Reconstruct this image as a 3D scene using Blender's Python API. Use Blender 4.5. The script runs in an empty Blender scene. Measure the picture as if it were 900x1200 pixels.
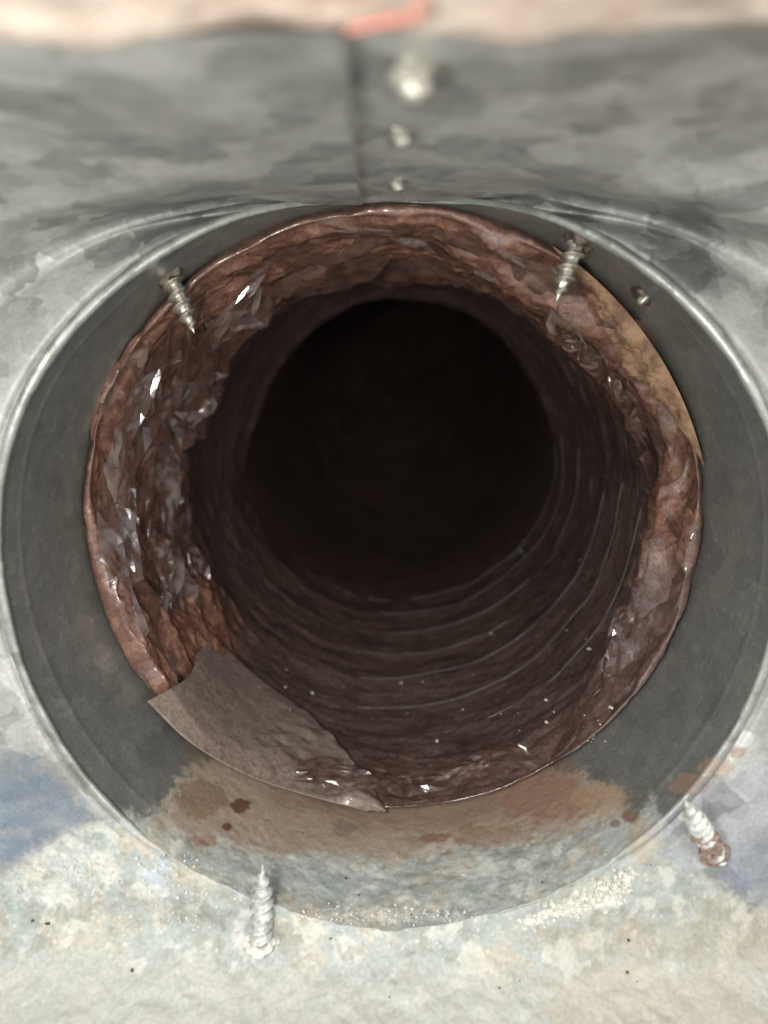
import bpy, math
import numpy as np

# ------------------------------------------------------------------ scale, camera, light
S = 0.1                                   # one working unit is 100 mm (the collar radius)
F = 800.0; VPX, VPY = 474.0, 420.0        # lens in photo pixels, where the collar axis runs to
CAM = np.array([.045, 0.0, .557])
PITCH = math.atan((600 - VPY) / F)
YAW = math.atan((VPX - 450) / F * math.cos(PITCH))
FW = np.array([-math.sin(YAW) * math.cos(PITCH), math.cos(YAW) * math.cos(PITCH), -math.sin(PITCH)])
RT = np.cross(FW, [0, 0, 1]); RT /= np.linalg.norm(RT); UP = np.cross(RT, FW)

sc = bpy.context.scene
col = sc.collection
cd = bpy.data.cameras.new('camera'); cam = bpy.data.objects.new('camera', cd); col.objects.link(cam)
cd.sensor_fit = 'VERTICAL'; cd.sensor_height = 24; cd.lens = F / 1200 * 24
cd.clip_start = .002; cd.clip_end = 20
cam.location = CAM * S
from mathutils import Matrix, Vector
cam.rotation_euler = Matrix((RT, UP, -FW)).transposed().to_euler()
cd.dof.use_dof = True; cd.dof.focus_distance = 2.15 * S; cd.dof.aperture_fstop = (cd.lens / 1000) / (.035 * S)
sc.camera = cam

world = bpy.data.worlds.new('World'); sc.world = world; world.use_nodes = True
world.node_tree.nodes['Background'].inputs[0].default_value = (.90, .93, .96, 1)
world.node_tree.nodes['Background'].inputs[1].default_value = .8

def area(name, loc, target, size, power, color):
    l = bpy.data.lights.new(name, 'AREA'); l.shape = 'DISK'; l.size = size * S; l.energy = power; l.color = color
    o = bpy.data.objects.new(name, l); col.objects.link(o)
    o.location = Vector(loc) * S
    o.rotation_euler = (Vector(target) - Vector(loc)).to_track_quat('-Z', 'Y').to_euler()
    return o
area('work_light', (-.42, -.15, .55), (-.25, 2.0, -.1), .30, .31, (1.0, .975, .94))
area('overhead_light', (-.9, -1.1, 1.7), (.0, 1.5, -.9), 1.1, .62, (1.0, .97, .92))
area('glint_light', (1.3, -.25, .35), (-.8, 2.3, .1), .7, .17, (1.0, .97, .95))  # unseen lamp added to draw glints from the left film folds

sc.view_settings.view_transform = 'Standard'; sc.view_settings.look = 'None'
sc.view_settings.exposure = 0; sc.view_settings.gamma = 1
sc.cycles.max_bounces = 8; sc.cycles.use_denoising = True

# ------------------------------------------------------------------ numpy helpers
def project(P):
    d = P - CAM
    z = np.maximum(d @ FW, 1e-3)
    return 450 + F * (d @ RT) / z, 600 - F * (d @ UP) / z

def ray(px, py):
    return FW + RT * (px - 450) / F + UP * (600 - py) / F

def on_cylinder(px, py, R):
    d = ray(px, py); a = d[0]**2 + d[2]**2; b = CAM[0]*d[0] + CAM[2]*d[2]; c = CAM[0]**2 + CAM[2]**2 - R*R
    return CAM + d * (-b + math.sqrt(b*b - a*c)) / a

def hsh(i, j, k, seed=0):
    n = (i.astype(np.int64) * 374761393 + j.astype(np.int64) * 668265263 + k.astype(np.int64) * 2147483647 + seed * 974634777) & 0xffffffff
    n = ((n ^ (n >> 13)) * 1274126177) & 0xffffffff
    n = ((n ^ (n >> 16)) * 2246822519) & 0xffffffff
    return ((n ^ (n >> 15)) & 0xffffff) / float(0xffffff)

def vnoise(P, f, seed=0):
    """smooth value noise, -1..1"""
    q = P * f + 100.0; i = np.floor(q); t = q - i; t = t*t*(3 - 2*t); i = i.astype(np.int64)
    r = 0
    for a in (0, 1):
        for b in (0, 1):
            for c in (0, 1):
                w = (t[..., 0] if a else 1 - t[..., 0]) * (t[..., 1] if b else 1 - t[..., 1]) * (t[..., 2] if c else 1 - t[..., 2])
                r = r + w * hsh(i[..., 0] + a, i[..., 1] + b, i[..., 2] + c, seed)
    return r * 2 - 1

def fbm(P, f, o=4, seed=0, g=.5):
    P = P + np.stack([vnoise(P, f*.8, seed + 50), vnoise(P, f*.8, seed + 51), vnoise(P, f*.8, seed + 52)], -1)*(.35/f)
    r = 0; a = 1; s = 0
    for k in range(o):
        r = r + a * vnoise(P, f * 2.03**k, seed + k); s += a; a *= g
    return r / s

def facets(u, v, Nu, seed=0):
    """height over a periodic triangle net: flat facets with sharp creases, 0..1"""
    i = np.floor(u); j = np.floor(v); a = u - i; b = v - j; i = i.astype(np.int64); j = j.astype(np.int64)
    H = lambda di, dj: hsh((i + di) % Nu, j + dj, j * 0, seed)
    h00, h10, h01, h11 = H(0, 0), H(1, 0), H(0, 1), H(1, 1)
    even = ((i + j) % 2 == 0)
    t1 = np.where(a > b, h00 + a*(h10 - h00) + b*(h11 - h10), h00 + b*(h01 - h00) + a*(h11 - h01))
    t2 = np.where(a + b < 1, h00 + a*(h10 - h00) + b*(h01 - h00), h11 + (1 - a)*(h01 - h11) + (1 - b)*(h10 - h11))
    return np.where(even, t1, t2)

def sm(x, a, b):
    t = np.clip((x - a) / (b - a), 0, 1); return t*t*(3 - 2*t)

def poly_sd(px, py, poly):
    """signed distance to a polygon, positive inside"""
    P = np.array(poly, float); d = np.full(px.shape, 1e9); ins = np.zeros(px.shape, bool)
    n = len(P)
    for k in range(n):
        ax, ay = P[k]; bx, by = P[(k + 1) % n]
        ex, ey = bx - ax, by - ay
        t = np.clip(((px - ax)*ex + (py - ay)*ey) / (ex*ex + ey*ey + 1e-9), 0, 1)
        d = np.minimum(d, np.hypot(px - ax - t*ex, py - ay - t*ey))
        if ay != by:
            c = ((ay > py) != (by > py)) & (px < (bx - ax)*(py - ay)/(by - ay) + ax)
            ins ^= c
    return np.where(ins, d, -d)

def lin(c):
    c = np.array(c, float) / 255
    return np.where(c <= .04045, c/12.92, ((c + .055)/1.055)**2.4)

def blend(C, m, c):
    m = m[..., None]; return C*(1 - m) + (lin(c) if not isinstance(c, np.ndarray) else c)*m

# ------------------------------------------------------------------ scene helpers
def link(name, me, mat=None, parent=None):
    o = bpy.data.objects.new(name, me); col.objects.link(o)
    if mat: me.materials.append(mat)
    if parent: o.parent = parent
    return o

def mesh(name, V, faces, mat=None, parent=None, color=None, smooth=True):
    me = bpy.data.meshes.new(name)
    V = np.asarray(V, float).reshape(-1, 3) * S
    faces = np.asarray(faces, np.int32)
    n = faces.shape[1]
    me.vertices.add(len(V)); me.vertices.foreach_set('co', V.ravel())
    me.loops.add(faces.size); me.loops.foreach_set('vertex_index', faces.ravel())
    me.polygons.add(len(faces)); me.polygons.foreach_set('loop_start', np.arange(0, faces.size, n, dtype=np.int32))
    me.polygons.foreach_set('loop_total', np.full(len(faces), n, np.int32))
    me.update(calc_edges=True)
    me.polygons.foreach_set('use_smooth', np.full(len(faces), smooth))
    if color is not None:
        ca = me.color_attributes.new('Col', 'FLOAT_COLOR', 'POINT')
        c4 = np.ones((len(V), 4)); c4[:, :color.reshape(len(V), -1).shape[1]] = color.reshape(len(V), -1)
        ca.data.foreach_set('color', c4.ravel())
    me.validate()
    return link(name, me, mat, parent)

def grid_faces(n, m, wrap=False):
    """rows n, columns m; wrap joins the last column to the first"""
    i = np.arange(n - 1)[:, None]; j = np.arange(m if wrap else m - 1)[None, :]
    j2 = (j + 1) % m
    return np.stack([i*m + j, i*m + j2, (i + 1)*m + j2, (i + 1)*m + j], -1).reshape(-1, 4)

def empty(name, loc, label, cat, group=None):
    o = bpy.data.objects.new(name, None); col.objects.link(o); o.location = Vector([float(a) for a in loc]) * S
    o.empty_display_size = .005
    o['label'] = label; o['category'] = cat
    if group: o['group'] = group
    return o

def keep(child, root):
    child.parent = root
    child.location = -Vector(root.location)

# ------------------------------------------------------------------ materials
def new_mat(name):
    m = bpy.data.materials.new(name); m.use_nodes = True
    return m, m.node_tree.nodes, m.node_tree.links, m.node_tree.nodes['Principled BSDF']

def N(ns, t, **kw):
    n = ns.new(t)
    for k, v in kw.items(): setattr(n, k, v)
    return n

def galvanised(name, metal=.75, rough=.40, spangle=.5, scale=70):
    m, ns, ls, b = new_mat(name)
    at = N(ns, 'ShaderNodeAttribute', attribute_name='Col')
    tc = N(ns, 'ShaderNodeTexCoord')
    wn = N(ns, 'ShaderNodeTexNoise'); wn.inputs['Scale'].default_value = scale*2.2; wn.inputs['Detail'].default_value = 3
    ls.new(tc.outputs['Object'], wn.inputs['Vector'])
    mx = N(ns, 'ShaderNodeMix', data_type='VECTOR'); mx.inputs[0].default_value = .008 * 70/scale
    ad = N(ns, 'ShaderNodeVectorMath', operation='MULTIPLY_ADD')
    ad.inputs[1].default_value = (.006*70/scale,)*3
    ls.new(wn.outputs['Color'], ad.inputs[0]); ls.new(tc.outputs['Object'], ad.inputs[2])
    v1 = N(ns, 'ShaderNodeTexVoronoi'); v1.inputs['Scale'].default_value = scale
    v2 = N(ns, 'ShaderNodeTexVoronoi'); v2.inputs['Scale'].default_value = scale*2.6
    ls.new(ad.outputs[0], v1.inputs['Vector']); ls.new(ad.outputs[0], v2.inputs['Vector'])
    s1 = N(ns, 'ShaderNodeSeparateColor'); ls.new(v1.outputs['Color'], s1.inputs[0])
    s2 = N(ns, 'ShaderNodeSeparateColor'); ls.new(v2.outputs['Color'], s2.inputs[0])
    av = N(ns, 'ShaderNodeMath', operation='MULTIPLY_ADD'); av.inputs[1].default_value = .45
    ls.new(s2.outputs[0], av.inputs[0]); ls.new(s1.outputs[0], av.inputs[2])       # 0..1.45
    # fade spangle where the sheet is corroded: alpha of Col
    mr = N(ns, 'ShaderNodeMapRange'); mr.inputs[1].default_value = 0; mr.inputs[2].default_value = 1.45
    mr.inputs[3].default_value = 1 - spangle*.5; mr.inputs[4].default_value = 1 + spangle*.5
    ls.new(av.outputs[0], mr.inputs[0])
    fn = N(ns, 'ShaderNodeTexNoise'); fn.inputs['Scale'].default_value = 900; fn.inputs['Detail'].default_value = 5
    ls.new(tc.outputs['Object'], fn.inputs['Vector'])
    fr = N(ns, 'ShaderNodeMapRange'); fr.inputs[1].default_value = .3; fr.inputs[2].default_value = .7
    fr.inputs[3].default_value = .88; fr.inputs[4].default_value = 1.12; ls.new(fn.outputs[0], fr.inputs[0])
    one = N(ns, 'ShaderNodeMix', data_type='FLOAT'); one.inputs[3].default_value = 1
    ls.new(at.outputs['Alpha'], one.inputs[0]); ls.new(mr.outputs[0], one.inputs[2])   # alpha 1 = corroded
    mu = N(ns, 'ShaderNodeMath', operation='MULTIPLY'); ls.new(one.outputs[0], mu.inputs[0]); ls.new(fr.outputs[0], mu.inputs[1])
    sc_ = N(ns, 'ShaderNodeVectorMath', operation='SCALE'); ls.new(at.outputs['Color'], sc_.inputs[0]); ls.new(mu.outputs[0], sc_.inputs['Scale'])
    ls.new(sc_.outputs[0], b.inputs['Base Color'])
    me = N(ns, 'ShaderNodeMapRange'); me.inputs[3].default_value = metal; me.inputs[4].default_value = 0
    ls.new(at.outputs['Alpha'], me.inputs[0]); ls.new(me.outputs[0], b.inputs['Metallic'])
    rr = N(ns, 'ShaderNodeMapRange'); rr.inputs[2].default_value = 1.45; rr.inputs[3].default_value = rough + .1; rr.inputs[4].default_value = rough - .08
    ls.new(av.outputs[0], rr.inputs[0])
    r2 = N(ns, 'ShaderNodeMix', data_type='FLOAT'); r2.inputs[3].default_value = .62
    ls.new(at.outputs['Alpha'], r2.inputs[0]); ls.new(rr.outputs[0], r2.inputs[2]); ls.new(r2.outputs[0], b.inputs['Roughness'])
    bu = N(ns, 'ShaderNodeBump'); bu.inputs['Strength'].default_value = .28; bu.inputs['Distance'].default_value = .0004
    bm = N(ns, 'ShaderNodeMath', operation='MULTIPLY_ADD'); bm.inputs[1].default_value = .8
    ls.new(fn.outputs[0], bm.inputs[0]); sp = N(ns, 'ShaderNodeMath', operation='MULTIPLY'); sp.inputs[1].default_value = .1
    ls.new(av.outputs[0], sp.inputs[0]); ls.new(sp.outputs[0], bm.inputs[2]); ls.new(bm.outputs[0], bu.inputs['Height'])
    ls.new(bu.outputs[0], b.inputs['Normal'])
    return m

def film(name, rough=.28, bump=.5, metal=0.0, spec=.6, use_col=True, base=(.1, .05, .04), coat=1.0):
    m, ns, ls, b = new_mat(name)
    tc = N(ns, 'ShaderNodeTexCoord')
    n1 = N(ns, 'ShaderNodeTexNoise'); n1.inputs['Scale'].default_value = 420; n1.inputs['Detail'].default_value = 6; n1.inputs['Roughness'].default_value = .6
    n1.inputs['Distortion'].default_value = 1.2
    ls.new(tc.outputs['Object'], n1.inputs['Vector'])
    mr = N(ns, 'ShaderNodeMapRange'); mr.inputs[1].default_value = .3; mr.inputs[2].default_value = .7; mr.inputs[3].default_value = .65; mr.inputs[4].default_value = 1.35
    ls.new(n1.outputs[0], mr.inputs[0])
    s = N(ns, 'ShaderNodeVectorMath', operation='SCALE'); ls.new(mr.outputs[0], s.inputs['Scale'])
    if use_col:
        at = N(ns, 'ShaderNodeAttribute', attribute_name='Col'); ls.new(at.outputs['Color'], s.inputs[0])
    else: s.inputs[0].default_value = base
    ls.new(s.outputs[0], b.inputs['Base Color'])
    b.inputs['Metallic'].default_value = metal
    b.inputs['Specular IOR Level'].default_value = spec
    b.inputs['Coat Weight'].default_value = coat; b.inputs['Coat Roughness'].default_value = .09
    r = N(ns, 'ShaderNodeMapRange'); r.inputs[1].default_value = .3; r.inputs[2].default_value = .7; r.inputs[3].default_value = rough - .1; r.inputs[4].default_value = rough + .18
    ls.new(n1.outputs[0], r.inputs[0]); ls.new(r.outputs[0], b.inputs['Roughness'])
    v = N(ns, 'ShaderNodeTexVoronoi', feature='DISTANCE_TO_EDGE'); v.inputs['Scale'].default_value = 260
    wv = N(ns, 'ShaderNodeVectorMath', operation='MULTIPLY_ADD'); wv.inputs[1].default_value = (.004,)*3
    ls.new(n1.outputs['Color'], wv.inputs[0]); ls.new(tc.outputs['Object'], wv.inputs[2]); ls.new(wv.outputs[0], v.inputs['Vector'])
    vm = N(ns, 'ShaderNodeMath', operation='MULTIPLY_ADD'); vm.inputs[1].default_value = .8
    ls.new(v.outputs[0], vm.inputs[0]); ls.new(n1.outputs[0], vm.inputs[2])
    bu = N(ns, 'ShaderNodeBump'); bu.inputs['Strength'].default_value = bump; bu.inputs['Distance'].default_value = .0006
    ls.new(vm.outputs[0], bu.inputs['Height']); ls.new(bu.outputs[0], b.inputs['Normal'])
    return m

def fluff(name, c1, c2, scale=260, dist=.002):
    m, ns, ls, b = new_mat(name)
    tc = N(ns, 'ShaderNodeTexCoord'); n1 = N(ns, 'ShaderNodeTexNoise'); n1.inputs['Scale'].default_value = scale; n1.inputs['Detail'].default_value = 8
    n1.inputs['Distortion'].default_value = .3; n1.inputs['Roughness'].default_value = .65
    ls.new(tc.outputs['Object'], n1.inputs['Vector'])
    cr = N(ns, 'ShaderNodeValToRGB'); cr.color_ramp.elements[0].position = .35; cr.color_ramp.elements[1].position = .65
    cr.color_ramp.elements[0].color = (*lin(c1), 1); cr.color_ramp.elements[1].color = (*lin(c2), 1)
    ls.new(n1.outputs[0], cr.inputs[0]); ls.new(cr.outputs[0], b.inputs['Base Color'])
    b.inputs['Roughness'].default_value = .85
    bu = N(ns, 'ShaderNodeBump'); bu.inputs['Strength'].default_value = .8; bu.inputs['Distance'].default_value = dist
    ls.new(n1.outputs[0], bu.inputs['Height']); ls.new(bu.outputs[0], b.inputs['Normal'])
    return m

def screw_metal(name, c, rough=.35, metal=.85):
    m, ns, ls, b = new_mat(name)
    tc = N(ns, 'ShaderNodeTexCoord'); n1 = N(ns, 'ShaderNodeTexNoise'); n1.inputs['Scale'].default_value = 700; n1.inputs['Detail'].default_value = 5
    ls.new(tc.outputs['Object'], n1.inputs['Vector'])
    cr = N(ns, 'ShaderNodeValToRGB'); cr.color_ramp.elements[0].position = .35; cr.color_ramp.elements[1].position = .68
    cr.color_ramp.elements[0].color = (*(lin(c)*.55), 1); cr.color_ramp.elements[1].color = (*lin(c), 1)
    ls.new(n1.outputs[0], cr.inputs[0]); ls.new(cr.outputs[0], b.inputs['Base Color'])
    b.inputs['Metallic'].default_value = metal; b.inputs['Roughness'].default_value = rough
    bu = N(ns, 'ShaderNodeBump'); bu.inputs['Strength'].default_value = .3; bu.inputs['Distance'].default_value = .0003
    ls.new(n1.outputs[0], bu.inputs['Height']); ls.new(bu.outputs[0], b.inputs['Normal'])
    return m

M_sheet = galvanised('galvanised_sheet', .25, .52, .95, 80)
M_collar = galvanised('galvanised_collar', .50, .36, .35, 120)
M_liner = film('liner_film', .30, .45)
M_tape = film('tape_film', .42, .35, spec=.4, use_col=False, base=(.205, .158, .132), coat=.12)
M_wire = film('wire_film', .4, .2, use_col=False, base=(.085, .066, .060), coat=.1, spec=.3)
M_fibre = fluff('tan_glass_fibre', (112, 84, 64), (176, 142, 112), 170, .0010)
M_pink = fluff('pink_glass_fibre', (168, 146, 130), (214, 200, 184), 90, .004)
M_screw = screw_metal('zinc_screw', (226, 222, 208))
M_screw_pale = screw_metal('oxidised_screw', (225, 226, 220), .55, .35)
M_burr = screw_metal('torn_metal_edge', (150, 140, 124), .45)
M_red = fluff('faded_red_plastic', (170, 104, 92), (190, 124, 112), 60, .0005)
M_crust = fluff('white_mineral_crust', (205, 200, 188), (240, 238, 230), 900, .0004)
M_speck = fluff('dark_grit', (60, 52, 46), (90, 80, 70), 900, .0004)
M_rust = fluff('rust_crust', (112, 92, 80), (168, 146, 132), 900, .0004)

# ------------------------------------------------------------------ duct body profile in (y, z), from the ceiling's front edge to the floor
prof = np.array([(.84, .912), (1.2, .934), (1.6, .962), (1.9, .980), (2.06, .992), (2.125, .999),
                 (2.10, .985), (2.02, .962), (1.93, .915), (1.86, .84), (1.795, .74), (1.735, .62), (1.69, .47), (1.672, .3), (1.672, 0), (1.662, -.3),
                 (1.648, -.6), (1.635, -.8), (1.622, -.93), (1.605, -1.0), (1.57, -1.055), (1.50, -1.092), (1.38, -1.115), (1.1, -1.13), (.5, -1.15), (-.4, -1.17)])
def catmull(P, n=40):
    Q = np.vstack([2*P[0] - P[1], P, 2*P[-1] - P[-2]]); out = []
    for k in range(1, len(Q) - 2):
        t = np.linspace(0, 1, n, endpoint=False)[:, None]
        a, b, c, d = Q[k-1], Q[k], Q[k+1], Q[k+2]
        out.append(.5*((2*b) + (c - a)*t + (2*a - 5*b + 4*c - d)*t*t + (3*b - a - 3*c + d)*t**3))
    out.append(P[-1][None]); return np.vstack(out)
far = prof.copy()
far[2:12] = [(1.42, .926), (1.57, .905), (1.67, .870), (1.725, .835), (1.755, .80), (1.768, .76), (1.768, .71), (1.757, .66), (1.738, .60), (1.712, .54)]
PR = catmull(prof); PF = catmull(far)
_k = np.hanning(121); _k /= _k.sum()
PF = np.stack([np.convolve(np.pad(PF[:, c], 60, mode='reflect', reflect_type='odd'), _k, 'valid') for c in (0, 1)], -1)
tf = np.gradient(PF, axis=0); tf /= np.linalg.norm(tf, axis=1)[:, None]
sl = np.concatenate([[0], np.cumsum(np.hypot(*np.diff(PR, axis=0).T))])
kc = int(np.argmax(PR[:, 1])); s_corner = sl[kc]; zc = PR[kc, 1]
def far_at(s): return np.interp(s, sl, PF[:, 0]), np.interp(s, sl, PF[:, 1])
def prof_at(s): return np.interp(s, sl, PR[:, 0]), np.interp(s, sl, PR[:, 1])
tan_ = np.gradient(PR, axis=0); tan_ /= np.linalg.norm(tan_, axis=1)[:, None]
def prof_normal(s):          # towards the inside of the duct
    ty = np.interp(s, sl, tan_[:, 0]); tz = np.interp(s, sl, tan_[:, 1])
    return tz, -ty           # (ny, nz)
zs = PR[kc:, 1]; kb = kc + int(np.argmax(zs < -1.0)) + 1
def rim_s(theta):
    z = np.minimum(np.sin(theta), zc)
    return np.interp(-z, -PR[kc:kb, 1], sl[kc:kb])
def rim_pt(theta):
    s = rim_s(theta); y, z = prof_at(s)
    return np.stack([np.cos(theta), y, np.sin(theta) if False else np.minimum(np.sin(theta), 1)], -1), s

# ------------------------------------------------------------------ stains and painted reflection: shapes laid on the metal
def ell(px, py, cx, cy, a, b, n, k=.35): return sm(1 - np.hypot((px - cx)/a, (py - cy)/b) + n*k, 0, .25)

def rough_edge(P):
    """lumpy corrosion that moves collar, rim and floor alike at the bottom"""
    k = sm(-P[..., 2], .62, .92)*sm(-np.abs(P[..., 1] - 1.55), -.5, -.1)
    for a, q in ((0, 501), (1, 502), (2, 503)):
        D = (.009*fbm(P, 7, 3, q) + .005*fbm(P, 30, 2, q + 20))*k
        P[..., a] = P[..., a] + D
    return P

def metal_colour(P, base, px, py, sheet):
    n1 = fbm(P, 9, 4, 11); n2 = fbm(P, 30, 4, 21); n3 = fbm(P, 80, 3, 31); n4 = fbm(P, 4, 3, 41); n5 = fbm(P, 150, 2, 51)
    C = np.broadcast_to(lin(base), P.shape).copy()
    C *= (1 + .10*n1 + .06*n3)[..., None]
    A = np.zeros(px.shape)
    if sheet:
        # cloudy oxidised patches of the upper sheet
        m = sm(n2 + .5*n1, .10, .22)*.35; C = blend(C, m, (176, 180, 174))
        m = sm(ell(px, py, 800, 290, 52, 62, n2, .6), 0, 1)*.6; C = blend(C, m, (96, 98, 96))
        m = ell(px, py, 650, 262, 40, 18, n2, .6)*.5; C = blend(C, m, (98, 98, 94))
        m = sm(px, 480, 900)*sm(-py, -240, -30)*.4; C = blend(C, m, (134, 122, 110))
    else:
        # small flecks on the collar wall
        m = sm(vnoise(P*[1, .5, 1], 75, 77) + .4*n3, .50, .75)*.45; C = blend(C, m, (165, 168, 160)); C = blend(C, sm(vnoise(P*[1, .12, 1], 26, 78), .2, .8)*.25, (160, 160, 150)); C = blend(C, sm(n1, .1, .5)*.3, (98, 98, 90))
    # corroded lower zone
    zone = [(-600, 1040), (0, 1032), (40, 1005), (75, 975), (110, 962), (150, 955), (190, 950), (205, 915), (230, 888), (330, 900), (450, 930), (560, 915), (640, 898),
            (690, 905), (725, 920), (745, 955), (765, 935), (800, 985), (845, 1035), (880, 1062), (1000, 1045), (1500, 1040), (1500, 5000), (-600, 5000)]
    d = poly_sd(px, py, zone) + 16*n2 + 7*n3
    m0 = sm(d, -5, 10)
    pale = np.broadcast_to(lin((170, 176, 171)), P.shape).copy()
    pale = blend(pale, sm(n2 + .3*n3, -.15, .35)*.7, (150, 158, 152))
    pale = blend(pale, sm(n1 + .4*n3, .05, .4)*.7, (190, 182, 164))
    pale = blend(pale, sm(fbm(P, 22, 4, 61), .12, .3)*.65, (206, 206, 196))
    pale = blend(pale, sm(fbm(P, 26, 4, 71), .18, .36)*.55, (150, 146, 132))
    pale = blend(pale, sm(n5 + .5*n3, .5, .75)*.6, (226, 226, 220))
    C = blend(C, m0, pale); A = np.maximum(A, m0*.93)
    # crisp pale tide line round it
    e = sm(-np.abs(d - 5), -5, -1)*sm(py, 880, 905)*sm(n1, -.3, .2)
    C = blend(C, e*.5, (196, 190, 174))
    # tan and brown under the liner
    br = [(222, 880), (203, 925), (185, 962), (225, 985), (330, 1004), (450, 1008), (560, 992), (640, 985), (700, 962), (742, 962), (742, 935), (715, 915), (660, 895), (640, 870),
          (450, 900), (300, 870)]
    d = poly_sd(px, py, br) + 14*n2 + 9*n3
    m = sm(d, -14, 18); C = blend(C, m*.85, (152, 130, 110))
    m = sm(poly_sd(px, py, [(330, 900), (300, 940), (420, 975), (520, 978), (640, 950), (690, 915), (640, 870), (450, 900)]) + 12*n2 + 8*n3, -10, 18)
    C = blend(C, m*.55, (128, 104, 88))
    for cx, cy, a, b, c, k in ((640, 935, 60, 30, (144, 110, 92), .6), (575, 980, 60, 16, (136, 104, 82), .45), (282, 944, 13, 10, (92, 60, 46), .9), (266, 969, 7, 6, (92, 60, 46), .9),
                               (240, 985, 18, 9, (132, 96, 74), .6), (508, 982, 20, 7, (118, 76, 56), .6), (738, 957, 12, 9, (118, 82, 62), .7), (722, 965, 8, 5, (112, 78, 60), .6),
                               (235, 935, 34, 26, (120, 98, 76), .6), (403, 970, 14, 12, (112, 104, 92), .55), (808, 920, 24, 15, (138, 112, 94), .8), (865, 882, 10, 8, (150, 124, 104), .6),
                               (840, 900, 26, 12, (158, 128, 104), .5), (700, 935, 34, 22, (166, 142, 116), .6), (755, 985, 24, 30, (172, 154, 126), .5)):
        m = ell(px, py, cx, cy, a, b, n2*.6 + n3*.6, .5)*k; C = blend(C, m, c); A = np.maximum(A, m)
    # bluish reflection painted into the colour at both sides, plus small pale patches
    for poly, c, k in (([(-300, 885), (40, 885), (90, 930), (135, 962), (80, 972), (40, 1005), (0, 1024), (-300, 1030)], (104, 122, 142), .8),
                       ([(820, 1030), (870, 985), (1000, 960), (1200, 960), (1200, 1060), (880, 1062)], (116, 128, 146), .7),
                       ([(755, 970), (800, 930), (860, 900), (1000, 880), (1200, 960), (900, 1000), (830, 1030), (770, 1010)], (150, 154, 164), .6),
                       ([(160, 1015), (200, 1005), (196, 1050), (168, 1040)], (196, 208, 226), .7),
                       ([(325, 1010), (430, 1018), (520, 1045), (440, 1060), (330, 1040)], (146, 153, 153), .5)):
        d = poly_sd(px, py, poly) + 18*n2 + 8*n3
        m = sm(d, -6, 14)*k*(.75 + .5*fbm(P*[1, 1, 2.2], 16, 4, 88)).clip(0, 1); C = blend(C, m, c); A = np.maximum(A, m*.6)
    # white bloom
    for poly, k in (([(30, 1000), (110, 985), (150, 1030), (90, 1062), (20, 1060), (0, 1030)], .35), ([(700, 1030), (745, 1020), (745, 1045), (690, 1072), (615, 1088), (650, 1058)], .8),
                    ([(845, 1030), (890, 1070), (1000, 1050), (1000, 1075), (860, 1085)], .5), ([(360, 1066), (530, 1062), (560, 1078), (360, 1084)], .45),
                    ([(395, 1095), (440, 1095), (440, 1104), (395, 1104)], .4)):
        d = poly_sd(px, py, poly) + 14*n2 + 10*n3
        m = sm(d, -2, 8)*k*sm(n5 + n3, -.6, .2); C = blend(C, m, (226, 226, 218)); A = np.maximum(A, m)
    # tea-coloured drift on the floor
    for poly, c, k in (([(-600, 1120), (330, 1125), (520, 1140), (900, 1120), (1500, 1120), (1500, 5000), (-600, 5000)], (190, 190, 182), .75),
                       ([(560, 1120), (760, 1128), (900, 1150), (900, 1300), (700, 1300), (640, 1160)], (190, 176, 154), .35),
                       ([(600, 1090), (900, 1060), (1500, 1060), (1500, 1200), (780, 1130), (640, 1128)], (170, 156, 132), .4),
                       ([(150, 1040), (230, 1060), (330, 1095), (200, 1085), (140, 1060)], (120, 110, 96), .6)):
        d = poly_sd(px, py, poly) + 22*n2 + 22*n1
        m = sm(d, -16, 22)*k; C = blend(C, m, c)
    return np.concatenate([np.clip(C, .01, .9), A[..., None]], -1)

# ------------------------------------------------------------------ duct body
duct = empty('duct_body', (0, 1.6, -1.1), 'corroded galvanised steel duct body with round bead-rimmed collar opening and whitish stained floor', 'duct')
XC = -.083
SHEAR = .057
s_mid = rim_s(np.array([0.0]))[0] - .15
XL, XR = -2.3, 2.3
S0, S1 = 0.0, sl[-1]

g_s = np.linspace(0, sl[-1], 3000)
_z = prof_at(np.maximum(g_s, s_corner))[1]
g_v = np.where(_z > 0, np.sqrt(np.clip(1 - _z*_z, 0, 1)), 1.0); g_v[g_s < s_corner] = 0
_zf = far_at(g_s)[1]; g_v = np.maximum(g_v, np.where(_zf > 0, np.sqrt(np.clip(1 - _zf*_zf, 0, 1)), 1.0)*sm(g_s, .9, 1.15))
_n = int(.22/(g_s[1] - g_s[0])); _h = np.hanning(2*_n + 1); _h /= _h.sum()
g_v = np.convolve(np.pad(g_v, _n, mode='edge'), _h, 'valid')

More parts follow.
